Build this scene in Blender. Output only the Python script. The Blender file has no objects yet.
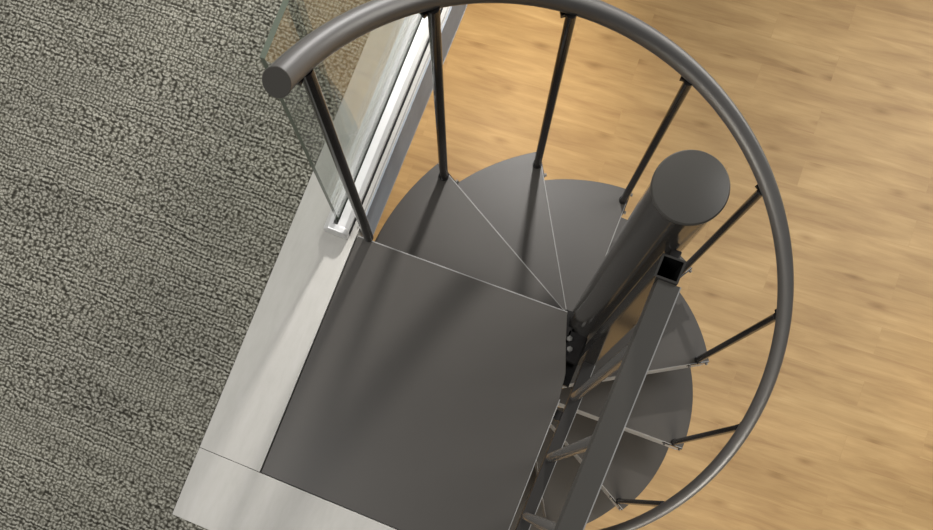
import bpy, bmesh, math, random
from mathutils import Vector, Matrix
random.seed(4)
sc = bpy.context.scene
col = sc.collection
R = math.radians
sc.view_settings.view_transform = 'Standard'
sc.view_settings.look = 'None'

# ------------------------------------------------------------------ sizes
RISE = 0.2905          # one step of the stair
RB = 0.75              # radius of the baluster circle
RT = 0.80              # outer radius of the treads
HB = 0.9164            # baluster height
FLOOR = -11 * RISE     # lower floor
NT = 10                # treads below the landing

# ------------------------------------------------------------------ node helpers
def mat(name):
    m = bpy.data.materials.new(name); m.use_nodes = True
    nt = m.node_tree; nt.nodes.clear()
    o = nt.nodes.new('ShaderNodeOutputMaterial')
    return m, nt, o
def N(nt, t, **kw):
    n = nt.nodes.new(t)
    for k, v in kw.items():
        if k.startswith('_'): setattr(n, k[1:], v)
        else: n.inputs[k.replace('__', ' ')].default_value = v
    return n
def L(nt, a, ao, b, bi): nt.links.new(a.outputs[ao], b.inputs[bi])
def ramp(nt, stops, interp='LINEAR'):
    r = nt.nodes.new('ShaderNodeValToRGB'); cr = r.color_ramp; cr.interpolation = interp
    while len(cr.elements) < len(stops): cr.elements.new(0.5)
    for e, (p, c) in zip(cr.elements, stops):
        e.position = p; e.color = (*c, 1) if len(c) == 3 else c
    return r
def srgb(r, g, b):
    f = lambda v: (v/255/12.92) if v/255 <= 0.04045 else ((v/255+0.055)/1.055)**2.4
    return (f(r), f(g), f(b))
def math_node(nt, op, a=None, b=None):
    n = nt.nodes.new('ShaderNodeMath'); n.operation = op
    if isinstance(a, (int, float)): n.inputs[0].default_value = a
    if isinstance(b, (int, float)): n.inputs[1].default_value = b
    return n

def painted(name, c, rough=0.35, spec=0.5, metal=0.0, mottle=0.12, scale=6.0, coat=0.0, bump=0.02):
    m, nt, o = mat(name)
    p = N(nt, 'ShaderNodeBsdfPrincipled', Roughness=rough, Metallic=metal)
    p.inputs['Specular IOR Level'].default_value = spec
    p.inputs['Coat Weight'].default_value = coat
    tc = N(nt, 'ShaderNodeTexCoord')
    n1 = N(nt, 'ShaderNodeTexNoise', Scale=scale, Detail=5.0, Roughness=0.6)
    L(nt, tc, 'Object', n1, 'Vector')
    d = tuple(max(0, v*(1-mottle)) for v in c); h = tuple(v*(1+mottle) for v in c)
    r = ramp(nt, [(0.3, d), (0.7, h)]); L(nt, n1, 'Fac', r, 'Fac'); L(nt, r, 'Color', p, 'Base Color')
    n2 = N(nt, 'ShaderNodeTexNoise', Scale=260.0, Detail=2.0); L(nt, tc, 'Object', n2, 'Vector')
    b = N(nt, 'ShaderNodeBump', Strength=bump, Distance=0.002); L(nt, n2, 'Fac', b, 'Height'); L(nt, b, 'Normal', p, 'Normal')
    L(nt, p, 'BSDF', o, 'Surface')
    return m

M_STEEL = painted('charcoal_powder_coat', srgb(62, 60, 57), rough=0.13, spec=0.5, mottle=0.04, bump=0.0)
M_POST = painted('glossy_charcoal_post', srgb(48, 46, 43), rough=0.09, spec=0.6, mottle=0.04, bump=0.0)
M_GRAIL = painted('satin_charcoal_rail', srgb(64, 62, 58), rough=0.36, spec=0.4, mottle=0.04)
M_TREAD = painted('charcoal_step_plate', srgb(61, 58, 54), rough=0.46, spec=0.4, mottle=0.05, scale=2.5)
M_RAIL = painted('charcoal_tube', srgb(74, 73, 72), rough=0.36, spec=0.6, mottle=0.05)
M_DARK = painted('black_tube', srgb(30, 28, 27), rough=0.12, spec=0.6, mottle=0.05, bump=0.0)
M_GBAL = painted('lit_grey_guard_bar', srgb(92, 90, 87), rough=0.2, spec=0.5, mottle=0.04, bump=0.0)  # lighter grey stands in for the lit highlight along these bars
M_LOW = painted('shaded_low_rail', srgb(40, 38, 36), rough=0.4, spec=0.3, mottle=0.05)  # bottom rail coloured darker to stand for the shade on it
M_EDGE = painted('pale_edge_and_highlight', srgb(130, 129, 127), rough=0.4, spec=0.5)  # lighter grey paints the bright edge highlights of nosings, landing and rails
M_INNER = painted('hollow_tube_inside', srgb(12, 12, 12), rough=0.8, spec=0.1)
M_BOLT = painted('zinc_bolt', srgb(120, 118, 114), rough=0.35, metal=0.7)
M_ALU = painted('satin_aluminium', srgb(212, 212, 211), rough=0.3, metal=0.35, mottle=0.04)
M_GASKET = painted('black_gasket', srgb(25, 25, 25), rough=0.6, spec=0.2)
M_FASCIA = painted('blue_grey_edge_steel', srgb(122, 127, 134), rough=0.5, mottle=0.10, scale=14)
M_PLASTER = painted('plain_plaster', srgb(190, 185, 175), rough=0.9, spec=0.1)

def brushed_plate():
    m, nt, o = mat('pale_grey_plate')
    p = N(nt, 'ShaderNodeBsdfPrincipled', Roughness=0.55); p.inputs['Specular IOR Level'].default_value = 0.35
    tc = N(nt, 'ShaderNodeTexCoord')
    mp = N(nt, 'ShaderNodeMapping', Scale=(6, 1.4, 3)); L(nt, tc, 'Object', mp, 'Vector')
    n1 = N(nt, 'ShaderNodeTexNoise', Scale=7.0, Detail=8.0, Roughness=0.65); L(nt, mp, 'Vector', n1, 'Vector')
    r = ramp(nt, [(0.3, srgb(166, 164, 158)), (0.5, srgb(171, 169, 163)), (0.72, srgb(175, 173, 168))]); L(nt, n1, 'Fac', r, 'Fac')
    L(nt, r, 'Color', p, 'Base Color')
    n2 = N(nt, 'ShaderNodeTexNoise', Scale=180.0, Detail=3.0); L(nt, tc, 'Object', n2, 'Vector')
    b = N(nt, 'ShaderNodeBump', Strength=0.06, Distance=0.002); L(nt, n2, 'Fac', b, 'Height'); L(nt, b, 'Normal', p, 'Normal')
    L(nt, p, 'BSDF', o, 'Surface'); return m
M_PLATE = brushed_plate()

def carpet():
    m, nt, o = mat('grey_loop_pile_carpet')
    p = N(nt, 'ShaderNodeBsdfPrincipled', Roughness=0.95); p.inputs['Specular IOR Level'].default_value = 0.1
    tc = N(nt, 'ShaderNodeTexCoord')
    # gentle wandering of the rows
    w = N(nt, 'ShaderNodeTexNoise', Scale=9.0, Detail=2.0); L(nt, tc, 'Object', w, 'Vector')
    ws = N(nt, 'ShaderNodeVectorMath', _operation='SUBTRACT'); ws.inputs[1].default_value = (.5, .5, .5); L(nt, w, 'Color', ws, 0)
    wm = N(nt, 'ShaderNodeVectorMath', _operation='SCALE'); wm.inputs['Scale'].default_value = 0.02; L(nt, ws, 'Vector', wm, 0)
    w2 = N(nt, 'ShaderNodeTexNoise', Scale=70.0, Detail=1.0); L(nt, tc, 'Object', w2, 'Vector')
    ws2 = N(nt, 'ShaderNodeVectorMath', _operation='SUBTRACT'); ws2.inputs[1].default_value = (.5, .5, .5); L(nt, w2, 'Color', ws2, 0)
    wm2 = N(nt, 'ShaderNodeVectorMath', _operation='SCALE'); wm2.inputs['Scale'].default_value = 0.014; L(nt, ws2, 'Vector', wm2, 0)
    a0 = N(nt, 'ShaderNodeVectorMath', _operation='ADD'); L(nt, tc, 'Object', a0, 0); L(nt, wm, 'Vector', a0, 1)
    a1 = N(nt, 'ShaderNodeVectorMath', _operation='ADD'); L(nt, a0, 'Vector', a1, 0); L(nt, wm2, 'Vector', a1, 1)
    mp = N(nt, 'ShaderNodeMapping', Scale=(84, 98, 1)); L(nt, a1, 'Vector', mp, 'Vector')
    # how regular the loops are changes from band to band
    bm_ = N(nt, 'ShaderNodeMapping', Scale=(0.9, 5.0, 1)); L(nt, tc, 'Object', bm_, 'Vector')
    bn = N(nt, 'ShaderNodeTexNoise', Scale=1.6, Detail=2.0); L(nt, bm_, 'Vector', bn, 'Vector')
    br = N(nt, 'ShaderNodeMapRange'); br.inputs['From Min'].default_value = .35; br.inputs['From Max'].default_value = .65
    br.inputs['To Min'].default_value = .25; br.inputs['To Max'].default_value = .95; L(nt, bn, 'Fac', br, 'Value')
    v = N(nt, 'ShaderNodeTexVoronoi', Scale=1.0, _voronoi_dimensions='2D', _feature='SMOOTH_F1', Smoothness=0.25); L(nt, mp, 'Vector', v, 'Vector'); L(nt, br, 'Result', v, 'Randomness')
    # long streaks along the rows
    sm = N(nt, 'ShaderNodeMapping', Scale=(1.3, 34, 1)); L(nt, a0, 'Vector', sm, 'Vector')
    sn = N(nt, 'ShaderNodeTexNoise', Scale=1.0, Detail=4.0, Roughness=0.7); L(nt, sm, 'Vector', sn, 'Vector')
    pn = N(nt, 'ShaderNodeTexNoise', Scale=2.2, Detail=3.0); L(nt, tc, 'Object', pn, 'Vector')
    # rows of stitches, clear in some bands and lost in others
    wv = N(nt, 'ShaderNodeTexWave', Scale=23.0, Distortion=0.0, _wave_type='BANDS', _bands_direction='Y', _wave_profile='SIN')
    L(nt, a1, 'Vector', wv, 'Vector')
    bn2 = N(nt, 'ShaderNodeTexNoise', Scale=2.3, Detail=2.0); L(nt, bm_, 'Vector', bn2, 'Vector')
    br2 = N(nt, 'ShaderNodeMapRange'); br2.inputs['From Min'].default_value = .38; br2.inputs['From Max'].default_value = .62
    br2.inputs['To Min'].default_value = .06; br2.inputs['To Max'].default_value = .40; L(nt, bn2, 'Fac', br2, 'Value')
    wi = math_node(nt, 'SUBTRACT', 0.5); nt.links.new(wv.outputs['Fac'], wi.inputs[1])
    wk = math_node(nt, 'MULTIPLY'); nt.links.new(wi.outputs[0], wk.inputs[0]); nt.links.new(br2.outputs['Result'], wk.inputs[1])
    hd = math_node(nt, 'ADD'); nt.links.new(v.outputs['Distance'], hd.inputs[0]); nt.links.new(wk.outputs[0], hd.inputs[1])
    fn = N(nt, 'ShaderNodeTexNoise', Scale=130.0, Detail=2.0); L(nt, tc, 'Object', fn, 'Vector')
    fk = math_node(nt, 'MULTIPLY_ADD', None, 0.5); fk.inputs[2].default_value = -0.25; L(nt, fn, 'Fac', fk, 0)
    hh = math_node(nt, 'ADD'); nt.links.new(hd.outputs[0], hh.inputs[0]); nt.links.new(fk.outputs[0], hh.inputs[1])
    rr = ramp(nt, [(0.05, srgb(160, 158, 148)), (0.27, srgb(134, 132, 122)), (0.5, srgb(90, 88, 79)), (0.78, srgb(50, 48, 42))]); nt.links.new(hh.outputs[0], rr.inputs['Fac'])
    sr = ramp(nt, [(0.28, (.70, .70, .69)), (0.5, (.98, .98, .98)), (0.72, (1.22, 1.22, 1.21))]); L(nt, sn, 'Fac', sr, 'Fac')
    m1 = N(nt, 'ShaderNodeMix', _data_type='RGBA', _blend_type='MULTIPLY'); m1.inputs['Factor'].default_value = 1
    nt.links.new(rr.outputs['Color'], m1.inputs[6]); nt.links.new(sr.outputs['Color'], m1.inputs[7])
    pr = ramp(nt, [(0.3, (.84, .84, .84)), (0.7, (1.0, 1.0, .985))]); L(nt, pn, 'Fac', pr, 'Fac')
    m2 = N(nt, 'ShaderNodeMix', _data_type='RGBA', _blend_type='MULTIPLY'); m2.inputs['Factor'].default_value = 1
    nt.links.new(m1.outputs[2], m2.inputs[6]); nt.links.new(pr.outputs['Color'], m2.inputs[7])
    nt.links.new(m2.outputs[2], p.inputs['Base Color'])
    inv = math_node(nt, 'SUBTRACT', 1.0); nt.links.new(hd.outputs[0], inv.inputs[1])
    b = N(nt, 'ShaderNodeBump', Strength=0.7, Distance=0.006); nt.links.new(inv.outputs[0], b.inputs['Height']); L(nt, b, 'Normal', p, 'Normal')
    L(nt, p, 'BSDF', o, 'Surface'); return m
M_CARPET = carpet()

def oak():
    m, nt, o = mat('oak_plank_floor')
    p = N(nt, 'ShaderNodeBsdfPrincipled', Roughness=0.5); p.inputs['Specular IOR Level'].default_value = 0.35
    tc = N(nt, 'ShaderNodeTexCoord')
    rot = N(nt, 'ShaderNodeMapping', Rotation=(0, 0, R(-3.5))); L(nt, tc, 'Object', rot, 'Vector')
    bk = N(nt, 'ShaderNodeTexBrick', Scale=1.0, _offset=0.37, _offset_frequency=2)
    bk.inputs['Color1'].default_value = (0, 0, 0, 1); bk.inputs['Color2'].default_value = (1, 1, 1, 1); bk.inputs['Mortar'].default_value = (.5, .5, .5, 1)
    bk.inputs['Mortar Size'].default_value = 0.0016; bk.inputs['Mortar Smooth'].default_value = 0.6; bk.inputs['Brick Width'].default_value = 1.35; bk.inputs['Row Height'].default_value = 0.2
    L(nt, rot, 'Vector', bk, 'Vector')
    # each plank gets its own stretch of grain
    off = N(nt, 'ShaderNodeVectorMath', _operation='SCALE'); off.inputs['Scale'].default_value = 7.0; L(nt, bk, 'Color', off, 0)
    ad = N(nt, 'ShaderNodeVectorMath', _operation='ADD'); L(nt, rot, 'Vector', ad, 0); L(nt, off, 'Vector', ad, 1)
    g1m = N(nt, 'ShaderNodeMapping', Scale=(1.1, 9, 1)); L(nt, ad, 'Vector', g1m, 'Vector')
    g1 = N(nt, 'ShaderNodeTexNoise', Scale=1.5, Detail=5.0, Roughness=0.6, Distortion=0.5); L(nt, g1m, 'Vector', g1, 'Vector')
    g2m = N(nt, 'ShaderNodeMapping', Scale=(2.2, 40, 1)); L(nt, ad, 'Vector', g2m, 'Vector')
    g2 = N(nt, 'ShaderNodeTexNoise', Scale=1.6, Detail=4.0, Roughness=0.6); L(nt, g2m, 'Vector', g2, 'Vector')
    r1 = ramp(nt, [(0.25, srgb(148, 118, 80)), (0.45, srgb(163, 134, 92)), (0.6, srgb(173, 144, 100)), (0.78, srgb(183, 155, 111))]); L(nt, g1, 'Fac', r1, 'Fac')
    r2 = ramp(nt, [(0.3, (.95, .945, .94)), (0.65, (1.03, 1.03, 1.03))]); L(nt, g2, 'Fac', r2, 'Fac')
    m1 = N(nt, 'ShaderNodeMix', _data_type='RGBA', _blend_type='MULTIPLY'); m1.inputs['Factor'].default_value = 1
    nt.links.new(r1.outputs['Color'], m1.inputs[6]); nt.links.new(r2.outputs['Color'], m1.inputs[7])
    r3 = ramp(nt, [(0.0, (.965, .965, .96)), (1.0, (1.03, 1.03, 1.03))]); L(nt, bk, 'Color', r3, 'Fac')
    m2 = N(nt, 'ShaderNodeMix', _data_type='RGBA', _blend_type='MULTIPLY'); m2.inputs['Factor'].default_value = 1
    nt.links.new(m1.outputs[2], m2.inputs[6]); nt.links.new(r3.outputs['Color'], m2.inputs[7])
    # small knots
    km = N(nt, 'ShaderNodeMapping', Scale=(1.4, 3.6, 1)); L(nt, ad, 'Vector', km, 'Vector')
    kv = N(nt, 'ShaderNodeTexVoronoi', Scale=0.9, _voronoi_dimensions='2D'); L(nt, km, 'Vector', kv, 'Vector')
    kr = ramp(nt, [(0.0, (.62, .56, .5)), (0.05, (.8, .76, .72)), (0.11, (1, 1, 1))]); L(nt, kv, 'Distance', kr, 'Fac')
    m3 = N(nt, 'ShaderNodeMix', _data_type='RGBA', _blend_type='MULTIPLY'); m3.inputs['Factor'].default_value = 0.8
    nt.links.new(m2.outputs[2], m3.inputs[6]); nt.links.new(kr.outputs['Color'], m3.inputs[7])
    m4 = N(nt, 'ShaderNodeMix', _data_type='RGBA', _blend_type='MIX'); m4.inputs[7].default_value = (*srgb(150, 118, 78), 1)
    ms = math_node(nt, 'MULTIPLY', None, 0.6); L(nt, bk, 'Fac', ms, 0); ms.inputs[1].default_value = 0.22; nt.links.new(ms.outputs[0], m4.inputs['Factor'])
    nt.links.new(m3.outputs[2], m4.inputs[6])
    bp = N(nt, 'ShaderNodeMapping', Scale=(0.8, 1.7, 1)); L(nt, rot, 'Vector', bp, 'Vector')
    bn = N(nt, 'ShaderNodeTexNoise', Scale=1.5, Detail=3.0); L(nt, bp, 'Vector', bn, 'Vector')
    brr = ramp(nt, [(0.33, (.86, .84, .81)), (0.62, (1.05, 1.06, 1.07))]); L(nt, bn, 'Fac', brr, 'Fac')
    m5 = N(nt, 'ShaderNodeMix', _data_type='RGBA', _blend_type='MULTIPLY'); m5.inputs['Factor'].default_value = 1
    nt.links.new(m4.outputs[2], m5.inputs[6]); nt.links.new(brr.outputs['Color'], m5.inputs[7])
    nt.links.new(m5.outputs[2], p.inputs['Base Color'])
    L(nt, p, 'BSDF', o, 'Surface'); return m
M_OAK = oak()

def glass():
    m, nt, o = mat('clear_glass')
    t = N(nt, 'ShaderNodeBsdfTransparent', Color=(.90, .92, .90, 1)); g = N(nt, 'ShaderNodeBsdfGlossy', Roughness=0.0, Color=(1, 1, 1, 1))
    lw = N(nt, 'ShaderNodeLayerWeight', Blend=0.5)
    pw = math_node(nt, 'POWER', None, 2.6); L(nt, lw, 'Facing', pw, 0)
    mu = math_node(nt, 'MULTIPLY_ADD', None, 0.50); mu.inputs[2].default_value = 0.04; nt.links.new(pw.outputs[0], mu.inputs[0])
    mx = N(nt, 'ShaderNodeMixShader'); nt.links.new(mu.outputs[0], mx.inputs['Fac']); nt.links.new(t.outputs[0], mx.inputs[1]); nt.links.new(g.outputs[0], mx.inputs[2])
    L(nt, mx, 'Shader', o, 'Surface'); return m
M_GLASS = glass()
M_GLASS_EDGE = painted('green_glass_edge', srgb(92, 100, 88), rough=0.2, spec=0.7, mottle=0.05)

# ------------------------------------------------------------------ mesh helpers
def quad_box(bm, x0, x1, y0, y1, z0, z1, mi=0, M=None):
    vs = [bm.verts.new(Vector(c)) for c in ((x0,y0,z0),(x1,y0,z0),(x1,y1,z0),(x0,y1,z0),(x0,y0,z1),(x1,y0,z1),(x1,y1,z1),(x0,y1,z1))]
    if M is not None:
        for v in vs: v.co = M @ v.co
    fs = []
    for f in ((0,3,2,1),(4,5,6,7),(0,1,5,4),(1,2,6,5),(2,3,7,6),(3,0,4,7)):
        fc = bm.faces.new([vs[i] for i in f]); fc.material_index = mi; fs.append(fc)
    return fs
def prism(bm, pts, z0, z1, mi=0):
    n = len(pts)
    lo = [bm.verts.new((x, y, z0)) for x, y in pts]; hi = [bm.verts.new((x, y, z1)) for x, y in pts]
    fs = [bm.faces.new(hi), bm.faces.new(lo[::-1])]
    for i in range(n):
        j = (i+1) % n; fs.append(bm.faces.new((lo[i], lo[j], hi[j], hi[i])))
    for f in fs: f.material_index = mi
    return fs
def lathe(bm, prof, c=(0, 0), seg=64, mi=0):
    rings = []
    for r, z in prof:
        if r < 1e-6: rings.append([bm.verts.new((c[0], c[1], z))])
        else: rings.append([bm.verts.new((c[0]+r*math.cos(2*math.pi*i/seg), c[1]+r*math.sin(2*math.pi*i/seg), z)) for i in range(seg)])
    for a, b in zip(rings, rings[1:]):
        for i in range(seg):
            j = (i+1) % seg
            if len(a) == 1 and len(b) == 1: continue
            if len(a) == 1: f = bm.faces.new((a[0], b[j], b[i]))
            elif len(b) == 1: f = bm.faces.new((a[i], a[j], b[0]))
            else: f = bm.faces.new((a[i], a[j], b[j], b[i]))
            f.material_index = mi
def rod(bm, p, q, r, seg=20, mi=0):
    p, q = Vector(p), Vector(q); d = (q-p).normalized()
    u = d.orthogonal().normalized(); v = d.cross(u)
    A = [bm.verts.new(p + r*(math.cos(2*math.pi*i/seg)*u + math.sin(2*math.pi*i/seg)*v)) for i in range(seg)]
    B = [bm.verts.new(x.co + (q-p)) for x in A]
    for i in range(seg):
        j = (i+1) % seg; bm.faces.new((A[i], A[j], B[j], B[i])).material_index = mi
    bm.faces.new(A[::-1]).material_index = mi; bm.faces.new(B).material_index = mi
def bolt(bm, c, d, r=0.008, h=0.007, mi=0):
    rod(bm, c, Vector(c)+Vector(d)*h, r, 6, mi)

def link(name, bm, mats, parent=None, bevel=0, bev_mat=-1, smooth=35, seg=2, origin=None):
    bmesh.ops.recalc_face_normals(bm, faces=bm.faces[:])
    me = bpy.data.meshes.new(name); bm.to_mesh(me); bm.free()
    off = Vector(parent_world(parent)) if parent else Vector((0, 0, 0))
    if origin is None: origin = off
    me.transform(Matrix.Translation(-Vector(origin)))
    for m in (mats if isinstance(mats, (list, tuple)) else [mats]): me.materials.append(m)
    for p in me.polygons: p.use_smooth = True
    me.set_sharp_from_angle(angle=R(smooth))
    o = bpy.data.objects.new(name, me); col.objects.link(o)
    if parent: o.parent = parent
    o.location = Vector(origin) - off
    if bevel:
        b = o.modifiers.new('bevel', 'BEVEL'); b.width = bevel; b.segments = seg; b.limit_method = 'ANGLE'; b.angle_limit = R(40); b.material = bev_mat
        b.harden_normals = False
    return o
def parent_world(o):
    v = Vector((0, 0, 0))
    while o is not None: v += Vector(o.location); o = o.parent
    return v
def tag(o, label=None, cat=None, group=None, kind=None):
    if label: o['label'] = label
    if cat: o['category'] = cat
    if group: o['group'] = group
    if kind: o['kind'] = kind
    return o

# ------------------------------------------------------------------ the setting
def structure(name, bm, m, label, cat, **kw):
    return tag(link(name, bm, m, **kw), label, cat, kind='structure')

bm = bmesh.new(); quad_box(bm, -9, 9, -9, 9, FLOOR-0.12, FLOOR)
structure('floor', bm, M_OAK, 'warm oak plank floor far below the spiral stair', 'floor')

# carpeted upper floor: an L around the stair opening
SL = -0.17
L_out = [(-7, -7), (5, -7), (5, -1.055), (-1.0, -1.055), (-1.0, 7), (-7, 7)]
bm = bmesh.new(); prism(bm, L_out, -0.03, 0.002)
structure('floor', bm, M_CARPET, 'grey green loop pile carpet on the upper floor left of the stair', 'carpet')
# the slab under carpet and plates, its underside is the ceiling of the room below
bm = bmesh.new()
prism(bm, [(-7, -7), (5, -7), (5, -0.832), (-0.790, -0.832), (-0.790, 7), (-7, 7)], SL, -0.03)
structure('floor', bm, M_PLASTER, 'slab of the upper floor around the stair opening', 'floor slab')
bm = bmesh.new(); quad_box(bm, -1.0, -0.7895, -0.8255, 7, -0.03, 0)
structure('trim_1', bm, M_PLATE, 'long pale grey border plate between carpet and left side of the landing', 'border plate', bevel=0.001)
bm = bmesh.new(); quad_box(bm, -1.0, 5, -1.055, -0.827, -0.03, 0)
structure('trim_2', bm, M_PLATE, 'pale grey border plate across the bottom edge of the landing', 'border plate', bevel=0.001)
# steel edge of the opening beside the glass channel
bm = bmesh.new()
quad_box(bm, -0.789, -0.783, 0.004, 7, SL, 0.0015)
quad_box(bm, -0.7845, -0.7818, 0.004, 7, SL-0.004, SL+0.002, 1)
quad_box(bm, -0.796, -0.7925, 0.004, 7, 0.0, 0.004, 1)
structure('trim_3', bm, [M_FASCIA, M_EDGE], 'dark blue grey steel edge strip between glass channel and stair opening', 'edge strip')

# ------------------------------------------------------------------ glass balustrade
gb = bpy.data.objects.new('glass_balustrade', None); col.objects.link(gb); gb.location = (-0.853, 0.0, 0.0)
tag(gb, 'frameless clear glass balustrade standing in a bright aluminium floor channel', 'glass balustrade')
Y1 = 3.0
bm = bmesh.new()
# shoe profile (x, z) with a slot, swept along y
prof = [(-0.889, 0.0), (-0.810, 0.0), (-0.810, 0.036), (-0.820, 0.050), (-0.8445, 0.052), (-0.8445, 0.012), (-0.8615, 0.012), (-0.8615, 0.052), (-0.873, 0.050), (-0.889, 0.030)]
A = [bm.verts.new((x, -0.036, z)) for x, z in prof]; B = [bm.verts.new((x, Y1, z)) for x, z in prof]
bm.faces.new(A); bm.faces.new(B[::-1])
for i in range(len(prof)):
    j = (i+1) % len(prof); bm.faces.new((A[i], B[i], B[j], A[j]))
link('floor_channel', bm, M_ALU, gb, bevel=0.0015)
bm = bmesh.new()
quad_box(bm, -0.8470, -0.8447, -0.006, Y1, 0.03, 0.0515)
link('gasket', bm, M_GASKET, gb)
bm = bmesh.new()
quad_box(bm, -0.8613, -0.8592, -0.03, Y1, 0.013, 0.0525)
tag(link('gasket', bm, M_ALU, gb), 'pale gasket')
bm = bmesh.new()
fs = quad_box(bm, -0.8590, -0.8472, -0.006, Y1, 0.0125, 0.919)
for i in (1, 2, 4): fs[i].material_index = 1
for i in (0,): fs[i].material_index = 1
link('glass_panel', bm, [M_GLASS, M_GLASS_EDGE], gb)
bm = bmesh.new(); quad_box(bm, -0.8097, -0.8085, -0.028, Y1, 0.0, 0.020)
link('cover_strip', bm, M_GASKET, gb)
bm = bmesh.new()
ep = [(-0.8895, 0.0), (-0.8095, 0.0), (-0.8095, 0.037), (-0.819, 0.0515), (-0.871, 0.0515), (-0.8895, 0.031)]
A = [bm.verts.new((x, -0.0445, z)) for x, z in ep]; B = [bm.verts.new((x, -0.022, z)) for x, z in ep]
bm.faces.new(A); bm.faces.new(B[::-1])
for i in range(6):
    j = (i+1) % 6; bm.faces.new((A[i], B[i], B[j], A[j]))
link('channel_end_cap', bm, M_ALU, gb, bevel=0.004, seg=3)

# ------------------------------------------------------------------ spiral staircase
st = bpy.data.objects.new('spiral_staircase', None); col.objects.link(st); st.location = (0, 0, FLOOR)
tag(st, 'charcoal steel spiral staircase with square landing and round tube handrail', 'spiral staircase')

# centre column
RC = 0.064; ZC = 0.978
CC = (-0.011, 0.001)
bm = bmesh.new(); lathe(bm, [(0, FLOOR), (0.14, FLOOR), (0.14, FLOOR+0.012), (RC, FLOOR+0.012), (RC, ZC), (0, ZC)], CC, seg=72)
column = link('newel_post', bm, M_STEEL, st)
bm = bmesh.new(); lathe(bm, [(0, ZC), (RC+0.002, ZC), (RC+0.0035, ZC+0.003), (RC+0.0035, ZC+0.007), (RC+0.001, ZC+0.010), (0, ZC+0.019)], CC, seg=72)
link('post_cap', bm, M_GRAIL, column, smooth=25)

# landing plate
RN = 0.089
arc = [(-0.0865, -0.020), (-0.052, -0.118)]
plat = [(-0.785, -0.012), (arc[0][0], -0.014)] + arc + [(-0.024, -0.19), (-0.0125, -0.27), (-0.0065, -0.8245), (-0.785, -0.8245)]
plat[0] = (-0.785, -0.022)
plat = plat[::-1]
bm = bmesh.new(); prism(bm, plat, -0.010, 0.0)
# folded edges under the plate
quad_box(bm, -0.785, -0.779, -0.8245, -0.018, -0.16, -0.010)
quad_box(bm, -0.779, -0.0125, -0.8245, -0.8185, -0.16, -0.010)
landing = link('landing', bm, M_TREAD, st, bevel=0.001)
bm = bmesh.new(); prism(bm, [(-0.785, -0.0222), (-0.0882, -0.0142), (-0.0882, -0.0108), (-0.785, -0.0188)], -0.075, 0.0005)
link('landing_nosing', bm, M_EDGE, landing, bevel=0.001)
bm = bmesh.new()
E1 = [(-0.0125, -0.27), (-0.0065, -0.8245), (-0.0035, -0.8245), (-0.0095, -0.27)]
prism(bm, E1, -0.06, 0.0008)
link('landing_side_edge', bm, M_EDGE, landing, bevel=0.0008)
bm = bmesh.new()
quad_box(bm, -0.075, -0.055, -0.11, -0.05, -0.045, -0.012)
bolt(bm, (-0.052, -0.085, -0.012), (0, 0, 1), 0.009, 0.009, 1); bolt(bm, (-0.040, -0.115, -0.012), (0, 0, 1), 0.009, 0.009, 1)
quad_box(bm, -0.06, -0.005, -0.15, -0.06, -0.035, -0.012)
quad_box(bm, -0.095, 0.004, -0.215, 0.010, -0.075, -0.060)
link('landing_bracket', bm, [M_DARK, M_BOLT], landing)

# treads: local frame has the front baluster line along +x, the step runs up to +30 degrees
def tread_parts(back=((0.10, 0.005), (0.30, -0.035), (0.797, -0.050))):
    def q(u, w): return (u*math.cos(R(30)) + w*math.sin(R(30)), u*math.sin(R(30)) - w*math.cos(R(30)))
    b_out = q(*back[-1]); b_in = [q(*p) for p in back[-2::-1]]
    a1 = math.degrees(math.atan2(b_out[1], b_out[0])); a0 = math.degrees(math.asin(-0.013/RT))
    pts = [(0.061, -0.013)] + [(RT*math.cos(R(a0+(a1-a0)*i/28)), RT*math.sin(R(a0+(a1-a0)*i/28))) for i in range(29)] + b_in + [(0.0640, 0.014)]
    bm = bmesh.new(); prism(bm, pts, -0.008, 0)
    # stiffener below, set back from the front
    quad_box(bm, 0.08, 0.72, 0.004, 0.010, -0.04, -0.008)
    a = link('tread', bm, M_TREAD, st, bevel=0.0008)
    bm = bmesh.new(); quad_box(bm, 0.063, 0.800, -0.0166, -0.013, -0.125, 0.0005)
    b = link('tread_nosing', bm, M_EDGE, a, bevel=0.001)
    b.location = (0, 0, 0)
    # clip that carries the baluster at the outer front corner
    bm = bmesh.new()
    quad_box(bm, 0.698, 0.802, -0.0200, -0.0164, -0.030, -0.004)
    rod(bm, (0.75, 0, -0.002), (0.75, 0, 0.008), 0.0185, 24)
    bolt(bm, (0.709, -0.020, -0.016), (0, -1, 0), 0.0075, 0.010, 1); bolt(bm, (0.790, -0.020, -0.016), (0, -1, 0), 0.0075, 0.010, 1)
    c = link('baluster_clip', bm, [M_DARK, M_BOLT], a); c.location = (0, 0, 0)
    return a, b, c
# the meshes are built around the world origin, so undo the parent offset baked in by link()
T0, Nn, Cl = tread_parts()
for o in (T0, Nn, Cl): o.data.transform(Matrix.Translation((0, 0, FLOOR)))
def place_tread(k, fresh):
    if fresh: a = T0
    else:
        a = T0.copy(); col.objects.link(a); a.parent = st
        for s in (Nn, Cl):
            c = s.copy(); col.objects.link(c); c.parent = a; c.location = (0, 0, 0)
    a.location = (0, 0, -k*RISE - FLOOR); a.rotation_euler = (0, 0, R(181.0-30*k))
for k in range(1, NT+1): place_tread(k, k == 1)

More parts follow.
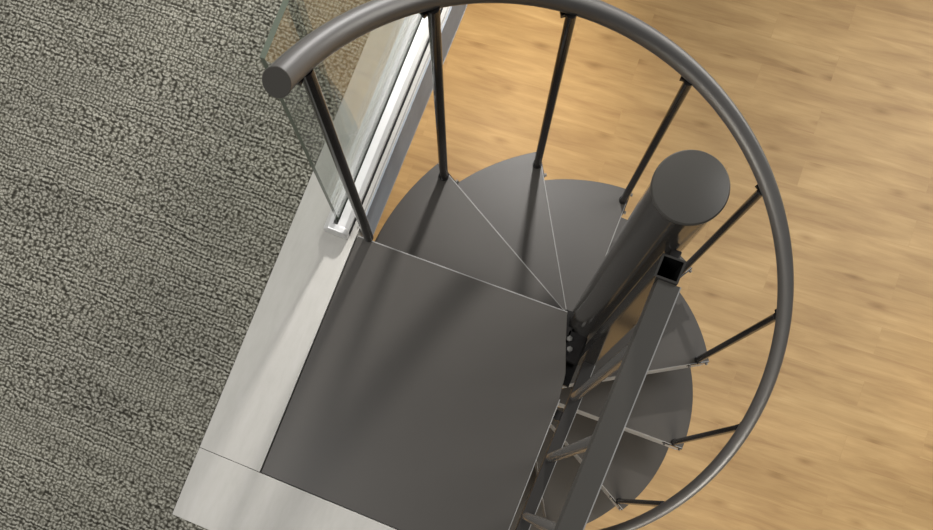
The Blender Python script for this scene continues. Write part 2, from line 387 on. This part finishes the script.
# balusters
bm = bmesh.new(); rod(bm, (0, 0, 0), (0, 0, HB+0.012), 0.0150, 24)
BAL = link('baluster', bm, M_DARK, st); BAL.data.transform(Matrix.Translation((0, 0, FLOOR)))
bm = bmesh.new(); quad_box(bm, 0.002, 0.020, -0.012, 0.027, HB-0.004, HB+0.006)
SAD = link('rail_saddle', bm, M_DARK, BAL); SAD.data.transform(Matrix.Translation((0, 0, FLOOR))); SAD.location = (0, 0, 0)
for k in range(NT+1):
    if k == 0: o = BAL
    else:
        o = BAL.copy(); col.objects.link(o); o.parent = st
        s = SAD.copy(); col.objects.link(s); s.parent = o; s.location = (0, 0, 0)
    a = R(181.0-30*k)
    z = -k*RISE if k else 0.001
    o.location = (RB*math.cos(a), RB*math.sin(a), z-FLOOR); o.rotation_euler = (0, 0, a)
BAL.scale.z = 1.025     # the first one reaches the steeper start of the rail

# helical handrail
RR = 0.769; rt = 0.0262
def helix(a):   # a in degrees
    e = max(0.0, (a-152)/36)**2      # the last stretch climbs a little more steeply
    return Vector(((RR-0.016*e)*math.cos(R(a)), (RR-0.016*e)*math.sin(R(a)), HB + 0.018 + 0.046*e - RISE*(180-a)/30))
bm = bmesh.new()
rings = []; seg = 28; A0, A1 = 187.4, 180-30*NT-6
n = 260
for i in range(n+1):
    a = A0 + (A1-A0)*i/n; c = helix(a); t = (helix(a-0.5)-helix(a+0.5)).normalized()
    rad = Vector((math.cos(R(a)), math.sin(R(a)), 0)); rad = (rad - t*rad.dot(t)).normalized(); up = rad.cross(t)
    rings.append([bm.verts.new(c + rt*(math.cos(2*math.pi*j/seg)*rad + math.sin(2*math.pi*j/seg)*up)) for j in range(seg)])
for p, q_ in zip(rings, rings[1:]):
    for j in range(seg):
        k = (j+1) % seg; bm.faces.new((p[j], p[k], q_[k], q_[j]))
hr = link('handrail', bm, M_RAIL, st, smooth=60)
for nm, ring, a, s in (('rail_end_cap', A0, A0, 1), ('rail_end_cap', A1, A1, -1)):
    bm = bmesh.new(); c = helix(a); t = (helix(a+0.5)-helix(a-0.5)).normalized()*s
    rod(bm, c - t*0.001, c + t*0.003, rt+0.0006, 40)
    link('rail_end_cap', bm, M_GRAIL, hr, bevel=0.0008)

# guard along the open side of the landing
GX = 0.031; ZR = 0.893
def tube_y(bm, x, z, w, y0, y1): quad_box(bm, x-w/2, x+w/2, y0, y1, z-w, z)
PY0, PY1 = -0.137, -0.091
YE = -1.0
bm = bmesh.new(); tube_y(bm, GX, ZR, 0.044, YE+0.022, PY0)
quad_box(bm, GX+0.0205, GX+0.0228, YE+0.022, PY0, ZR-0.004, ZR+0.0006, 1)  # thin pale strip paints the bevel highlight on the outer top edge
guard = link('guard_rail', bm, [M_GRAIL, M_EDGE], st)
# hollow square post, open at the top
def post(cx, cy, w, z0, z1, t=0.004):
    bm = bmesh.new(); h = w/2
    o_ = [(cx-h, cy-h), (cx+h, cy-h), (cx+h, cy+h), (cx-h, cy+h)]; i_ = [(cx-h+t, cy-h+t), (cx+h-t, cy-h+t), (cx+h-t, cy+h-t), (cx-h+t, cy+h-t)]
    vo0 = [bm.verts.new((*p, z0)) for p in o_]; vo1 = [bm.verts.new((*p, z1)) for p in o_]
    vi0 = [bm.verts.new((*p, z0+0.01)) for p in i_]; vi1 = [bm.verts.new((*p, z1)) for p in i_]
    bm.faces.new(vo0[::-1])
    bm.faces.new(vi0).material_index = 1
    for i in range(4):
        j = (i+1) % 4
        bm.faces.new((vo0[i], vo0[j], vo1[j], vo1[i])); bm.faces.new((vo1[i], vo1[j], vi1[j], vi1[i]))
        bm.faces.new((vi1[i], vi1[j], vi0[j], vi0[i])).material_index = 1
    return link('guard_post', bm, [M_POST, M_INNER], guard)
post(GX-0.010, (PY0+PY1)/2, 0.046, -0.075, 0.902)
post(GX-0.003, YE, 0.046, -0.075, 0.902)
bm = bmesh.new(); tube_y(bm, GX, 0.005, 0.036, YE+0.023, PY0)
quad_box(bm, GX+0.0165, GX+0.0186, YE+0.023, PY0, 0.001, 0.0056, 1)  # pale strip paints the same lit edge on the bottom rail
link('bottom_rail', bm, [M_LOW, M_EDGE], guard)
for y in (-0.247, -0.447, -0.640, -0.835):
    bm = bmesh.new(); rod(bm, (GX-0.003, y, 0.004), (GX-0.003, y, ZR-0.043), 0.0140, 24)
    link('guard_baluster', bm, M_GBAL, guard)
bm = bmesh.new()
quad_box(bm, 0.018, 0.040, -0.092, -0.050, 0.80, 0.835)
bolt(bm, (0.040, -0.075, 0.817), (1, 0, 0), 0.009, 0.008, 1)
link('post_bracket', bm, [M_DARK, M_BOLT], guard, bevel=0.002)
for x0, x1, y0, y1 in ((-0.007, 0.014, -0.33, -0.30), (-0.003, 0.014, -0.78, -0.75), (-0.030, 0.002, -0.135, -0.10)):
    bm = bmesh.new(); quad_box(bm, x0, x1, y0, y1, -0.05, -0.02)
    link('guard_bracket', bm, M_DARK, guard)

# ------------------------------------------------------------------ light
def area(name, loc, target, size, power, color, size_y=None):
    l = bpy.data.lights.new(name, 'AREA'); l.size = size; l.energy = power; l.color = color
    if size_y: l.shape = 'RECTANGLE'; l.size_y = size_y
    o = bpy.data.objects.new(name, l); col.objects.link(o); o.location = loc
    o.rotation_euler = (Vector(target)-Vector(loc)).to_track_quat('-Z', 'Y').to_euler(); return o
KEY = area('key_lamp', (-0.65, 1.75, 1.27), (-0.4, -0.4, 0.0), 0.11, 62, (1.0, 0.97, 0.94))
area('hall_light', (-3.2, -2.0, 5.0), (-1.2, -0.5, 0), 2.5, 205, (1.0, 0.98, 0.95))
def spot(name, loc, target, power, color, angle, blend=0.9, r=0.25):
    l = bpy.data.lights.new(name, 'SPOT'); l.energy = power; l.color = color; l.spot_size = R(angle); l.spot_blend = blend; l.shadow_soft_size = r
    o = bpy.data.objects.new(name, l); col.objects.link(o); o.location = loc
    o.rotation_euler = (Vector(target)-Vector(loc)).to_track_quat('-Z', 'Y').to_euler(); return o
area('stair_fill', (3.2, 3.0, 5.0), (0.3, 0.2, -1.0), 2.5, 130, (1.0, 0.98, 0.95))  # unseen fill added overhead to brighten the lower treads
area('lower_front_fill', (1.5, -6.5, -1.5), (0.5, 0.0, -1.9), 2.2, 170, (1.0, 0.93, 0.82))  # added fill that lights the nosing fronts; no window known there
area('lower_room_light', (3.2, 4.5, -0.3), (1.2, 1.5, FLOOR), 2.8, 118, (1.0, 0.95, 0.86))
area('under_slab_fill', (1.8, -1.7, -0.35), (1.6, 0.0, FLOOR), 1.4, 98, (1.0, 0.94, 0.84))  # unseen fill added to brighten the oak floor and the nosings
spot('lower_spot', (-1.3, 2.9, -0.5), (-1.15, 2.1, FLOOR), 330, (1.0, 0.83, 0.58), 64)
spot('lower_spot', (3.9, 1.6, -0.5), (3.35, 1.45, FLOOR), 120, (1.0, 0.82, 0.55), 46)

w = bpy.data.worlds.new('World'); sc.world = w; w.use_nodes = True
nt = w.node_tree; bg = nt.nodes['Background']
tc = nt.nodes.new('ShaderNodeTexCoord'); sp = nt.nodes.new('ShaderNodeSeparateXYZ'); nt.links.new(tc.outputs['Generated'], sp.inputs[0])
rm = ramp(nt, [(0.35, (.22, .19, .16)), (0.55, (.25, .245, .24)), (1.0, (.9, .9, .9))])
mr = nt.nodes.new('ShaderNodeMapRange'); mr.inputs['From Min'].default_value = -1; nt.links.new(sp.outputs['Z'], mr.inputs['Value']); nt.links.new(mr.outputs['Result'], rm.inputs['Fac'])
nt.links.new(rm.outputs['Color'], bg.inputs['Color']); bg.inputs['Strength'].default_value = 0.40

# ------------------------------------------------------------------ camera
cd = bpy.data.cameras.new('camera'); cam = bpy.data.objects.new('camera', cd); col.objects.link(cam)
cd.sensor_width = 36; cd.sensor_fit = 'HORIZONTAL'; cd.lens = 750/933*36
cd.shift_x = 68.955/933; cd.shift_y = 185.3776/933
cam.location = (-0.1789, -0.636, 2.3062); cam.rotation_euler = (0.05246, 0.08756, 0.38790)
cd.clip_start = 0.02
sc.camera = cam
